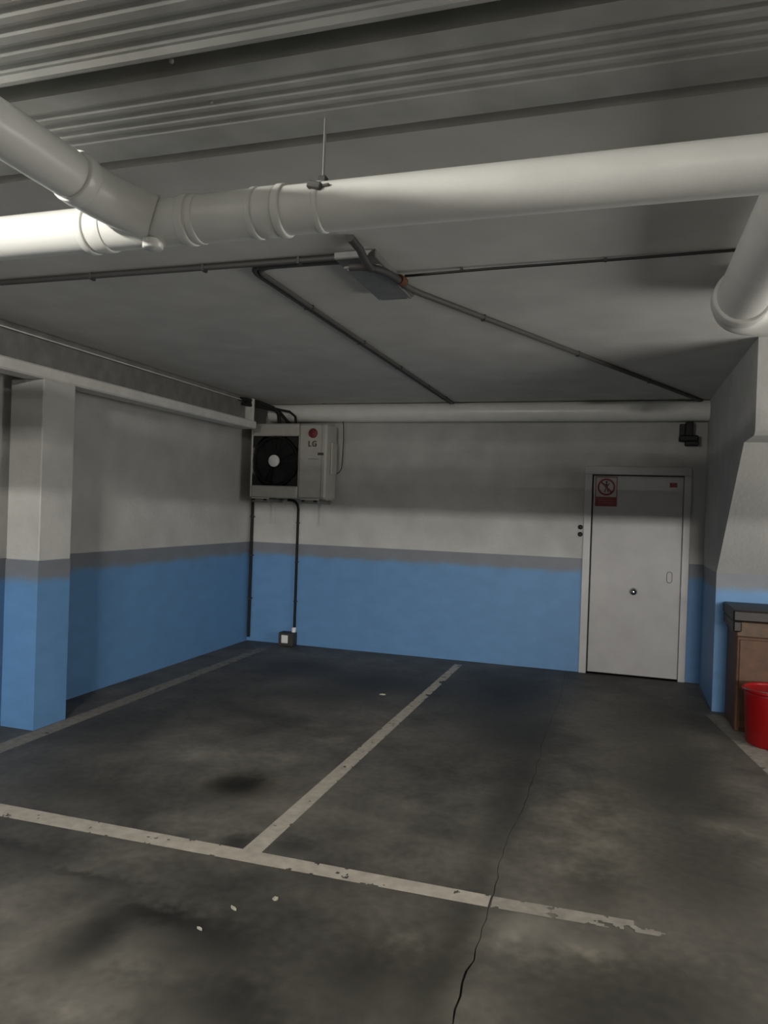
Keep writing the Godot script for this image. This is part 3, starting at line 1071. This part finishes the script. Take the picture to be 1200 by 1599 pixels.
	# two round push buttons beside the frame
	b = thing("push_button", "pair of black round push buttons on the wall left of door frame", "switch", v(-0.38, 1.44, BACK))
	st = tool()
	box(st, -0.402, -0.356, 1.37, 1.51, BACK - 0.006, BACK - 0.001, 0.002)
	part("plate", st, M.wall, b)
	for hh in [1.476, 1.403]:
		st = tool(true)
		lathe(st, v(-0.381, hh, BACK - 0.006), Vector3(0, 0, 1), [[0.0, 0.024], [0.010, 0.024], [0.016, 0.018], [0.018, 0.0]], 20)
		part("button", st, M.black, b)

func build_right_clutter() -> void:
	var t := thing("wooden_cabinet", "brown wooden cabinet with dark lid standing against the blue wall", "cabinet", v(1.3, 0, 6.4))
	var st := tool()
	box(st, 0.875, 1.75, 0.0, 0.74, 6.18, 6.70, 0.008)
	part("body", st, M.brown, t)
	st = tool()
	box(st, 0.895, 1.73, 0.03, 0.70, 6.168, 6.182, 0.004)
	part("front_panel", st, M.brown, t)
	st = tool()
	box(st, 0.865, 1.76, 0.72, 0.84, 6.15, 6.71, 0.010)
	part("rail", st, M.lid, t)
	st = tool()
	box(st, 0.835, 1.79, 0.84, 0.925, 6.11, 6.725, 0.012)
	part("lid", st, M.lid_dark, t)
	st = tool()
	box(st, 0.84, 0.90, 0.76, 0.842, 6.125, 6.70, 0.01)
	part("lid_hinge_block", st, M.lid_dark, t)
	var b := thing("red_bin", "red plastic bin standing on the floor before the brown cabinet", "bin", v(1.105, 0, 5.93))
	st = tool(true)
	lathe(st, v(1.105, 0.0, 5.93), Vector3.UP, [[0.0, 0.0], [0.0, 0.175], [0.012, 0.187], [0.36, 0.203], [0.385, 0.204], [0.385, 0.196], [0.03, 0.178], [0.03, 0.0]], 48)
	part("tub", st, M.red, b)
	st = tool(true)
	lathe(st, v(1.105, 0.375, 5.93), Vector3.UP, [[0.0, 0.203], [0.002, 0.214], [0.02, 0.216], [0.026, 0.210], [0.026, 0.198], [0.0, 0.196]], 48)
	part("rim", st, M.red, b)
	st = tool(true)
	var hp := []
	for i in 17:
		var a := PI * i / 16.0
		hp.append(v(1.105 - 0.216 * cos(a), 0.39 + 0.05 * sin(a) * 0.25, 5.93 - 0.20 * sin(a) * 0.98))
	tube(st, hp, 0.004, 8)
	part("wire_handle", st, M.chrome, b)
	for s in [-1.0, 1.0]:
		st = tool(true)
		lathe(st, v(1.105 + s * 0.205, 0.39, 5.93), Vector3(s, 0, 0), [[0.0, 0.018], [0.014, 0.018], [0.014, 0.0]], 12)
		part("handle_ear", st, M.red, b)

# paint line as a mosaic of small cells, some chipped away; along D if upright, else along X
func paint_line(called_label: String, a: Vector2, b: Vector2, w0: float, w1: float, m: Material, wear0: float, wear1: float, sd: int) -> void:
	var mid := (a + b) / 2
	var t := thing("parking_line", called_label, "floor marking", v(mid.x, 0, mid.y))
	var st := tool()
	var n := FastNoiseLite.new()
	n.seed = sd
	n.frequency = 9.0
	n.fractal_octaves = 4
	var L := a.distance_to(b)
	var dir := (b - a) / L
	var nor := Vector2(-dir.y, dir.x)
	var along := int(L / 0.008)
	var across := 12
	var y := 0.0016
	# which cells of paint are left; only the largest connected sheet of them is built
	var left := {}
	for i in along:
		var s0 := float(i) / along
		for j in across:
			var c := (j + 0.5) / across - 0.5
			var mp := a.lerp(b, s0) + nor * (c * lerpf(w0, w1, s0))
			var keep := n.get_noise_2d(mp.x, mp.y) * 0.5 + 0.5
			if keep >= lerpf(wear0, wear1, s0) + 0.10 * pow(absf(c) * 2.0, 4.0):
				left[i * across + j] = true
	var best := {}
	while left.size() > best.size():
		var seed_cell: int = left.keys()[0]
		var sheet := {}
		var stack := [seed_cell]
		left.erase(seed_cell)
		while stack.size() > 0:
			var q: int = stack.pop_back()
			sheet[q] = true
			var j := q % across
			for o in [across, -across, 1 if j < across - 1 else 0, -1 if j > 0 else 0]:
				if o != 0 and left.has(q + o):
					left.erase(q + o)
					stack.append(q + o)
		if sheet.size() > best.size():
			best = sheet
	for q in best:
		var i: int = q / across
		var j: int = q % across
		var s0 := float(i) / along
		var s1 := float(i + 1) / along
		var c0 := float(j) / across - 0.5
		var c1 := float(j + 1) / across - 0.5
		var wa := lerpf(w0, w1, s0)
		var wb := lerpf(w0, w1, s1)
		var p0 := a.lerp(b, s0) + nor * c0 * wa
		var p1 := a.lerp(b, s1) + nor * c0 * wb
		var p2 := a.lerp(b, s1) + nor * c1 * wb
		var p3 := a.lerp(b, s0) + nor * c1 * wa
		face(st, [v(p0.x, y, p0.y), v(p1.x, y, p1.y), v(p2.x, y, p2.y), v(p3.x, y, p3.y)], v(p0.x, -1, p0.y))
	part("paint", st, m, t)

func build_lines() -> void:
	paint_line("long pale parking line across the front of the bays", Vector2(-3.95, 3.0), Vector2(-0.458, 3.045), 0.135, 0.095, M.line, 0.20, 0.26, 3)
	paint_line("worn right end of the front parking line past the floor joint", Vector2(-0.448, 3.045), Vector2(0.55, 3.085), 0.09, 0.08, M.line_mid, 0.20, 0.50, 9)
	paint_line("pale parking line dividing the two bays up to the back wall", Vector2(-1.564, 3.06), Vector2(-1.55, 7.60), 0.095, 0.078, M.line, 0.18, 0.33, 4)
	paint_line("worn parking line on the floor along the left wall", Vector2(-3.68, 3.10), Vector2(-3.72, 7.45), 0.15, 0.11, M.line_worn, 0.16, 0.33, 5)
	paint_line("worn pale strip on the floor before the cabinet at right", Vector2(0.78, 6.62), Vector2(1.08, 5.0), 0.13, 0.20, M.line_worn, 0.20, 0.20, 6)

func build_litter() -> void:
	var spots := [
		[-1.888, 6.07, 0.055, 0.018, 0.1, "tiny pale paper scrap on the floor near the far end of dividing line"],
		[-1.279, 2.74, 0.022, 0.026, 0.6, "tiny pale crumpled scrap on the floor in front of the line junction"],
		[-1.399, 2.616, 0.040, 0.010, -0.5, "tiny pale sliver on the floor left of the crumpled scrap"],
		[-1.447, 2.446, 0.030, 0.007, -0.3, "tiny pale sliver on the floor nearest the camera"],
	]
	var rng := RandomNumberGenerator.new()
	rng.seed = 8
	for s in spots:
		var t := thing("paper_scrap", s[5], "litter", v(s[0], 0, s[1]), "litter on the floor")
		var st := tool()
		var n := 9
		var top := []
		var R := Basis(Vector3.UP, s[4])
		for i in n:
			var a := TAU * i / n
			var k := rng.randf_range(0.75, 1.1)
			top.append(v(s[0], 0.001, s[1]) + R * Vector3(cos(a) * s[2] * k * 0.5, rng.randf_range(0.004, 0.010), sin(a) * s[3] * k * 0.5))
		var c := v(s[0], 0.012, s[1])
		for i in n:
			var p: Vector3 = top[i]
			var q: Vector3 = top[(i + 1) % n]
			face(st, [c, p, q], c - Vector3(0, 1, 0))
			face(st, [p, q, Vector3(q.x, 0.0005, q.z), Vector3(p.x, 0.0005, p.z)], Vector3(c.x, 0.003, c.z))
		part("scrap", st, M.litter, t)

# ------------------------------------------------------------------
func _ready() -> void:
	# camera
	var cam := Camera3D.new()
	cam.name = "camera"
	add_child(cam)
	var yaw := deg_to_rad(17.656)
	var pitch := deg_to_rad(-0.290)
	var roll := deg_to_rad(1.943)
	var fwd := v(-sin(yaw) * cos(pitch), sin(pitch), cos(yaw) * cos(pitch))
	var right := v(cos(yaw), 0, sin(yaw))
	var up := right.cross(fwd).normalized()
	var r2 := right * cos(roll) + up * sin(roll)
	var u2 := up * cos(roll) - right * sin(roll)
	cam.transform = Transform3D(Basis(r2, u2, -fwd), v(0, 1.6, 0))
	cam.fov = rad_to_deg(2.0 * atan(799.5 / 1159.0))
	cam.near = 0.02
	cam.current = true
	# environment: a closed basement, no sky
	var we := WorldEnvironment.new()
	we.name = "environment"
	var env := Environment.new()
	env.background_mode = Environment.BG_COLOR
	env.background_color = Color(0, 0, 0)
	env.tonemap_mode = Environment.TONE_MAPPER_LINEAR
	env.tonemap_exposure = 3.2
	env.sdfgi_enabled = true
	env.ssao_enabled = true
	env.ssil_enabled = true
	we.environment = env
	add_child(we)
	make_materials()
	# lamps, all out of view: two tubes over the near end of the bay, one light far down the aisle, one added fill panel at right
	batten(-1.98, 0.40, 2.715, 0.6, true, 1.15, "unseen tube light under the deck at left, lighting the drain pipe")  # out of view, lights the drain pipe from the left
	batten(0.30, 0.60, 2.70, 0.6, false, 0.03, "unseen tube light under the deck at right, placed to light the right part of the drain pipe")  # out of view, placed to light the right part of the drain pipe
	unseen_light_panel(v(2.6, 1.95, FAR), 3.14, 0.04, 0.0, 33.0, "unseen long light at the far end of the aisle, placed to light the lower walls")  # out of view, placed to light the walls below the shutter edge
	unseen_light_panel(v(RIGHT, 1.45, 3.85), 2.2, 1.5, PI / 2, 0.80, "added fill light panel on the right wall, out of the picture")  # added fill that lifts the ceiling and walls

	build_floor()
	build_walls()
	build_ceiling()
	build_unseen_shutter()
	build_pillar()
	build_beam()
	build_drain()
	build_right_pipes()
	build_door()
	build_air_conditioner()
	build_conduits()
	build_right_clutter()
	build_lines()
	build_litter()
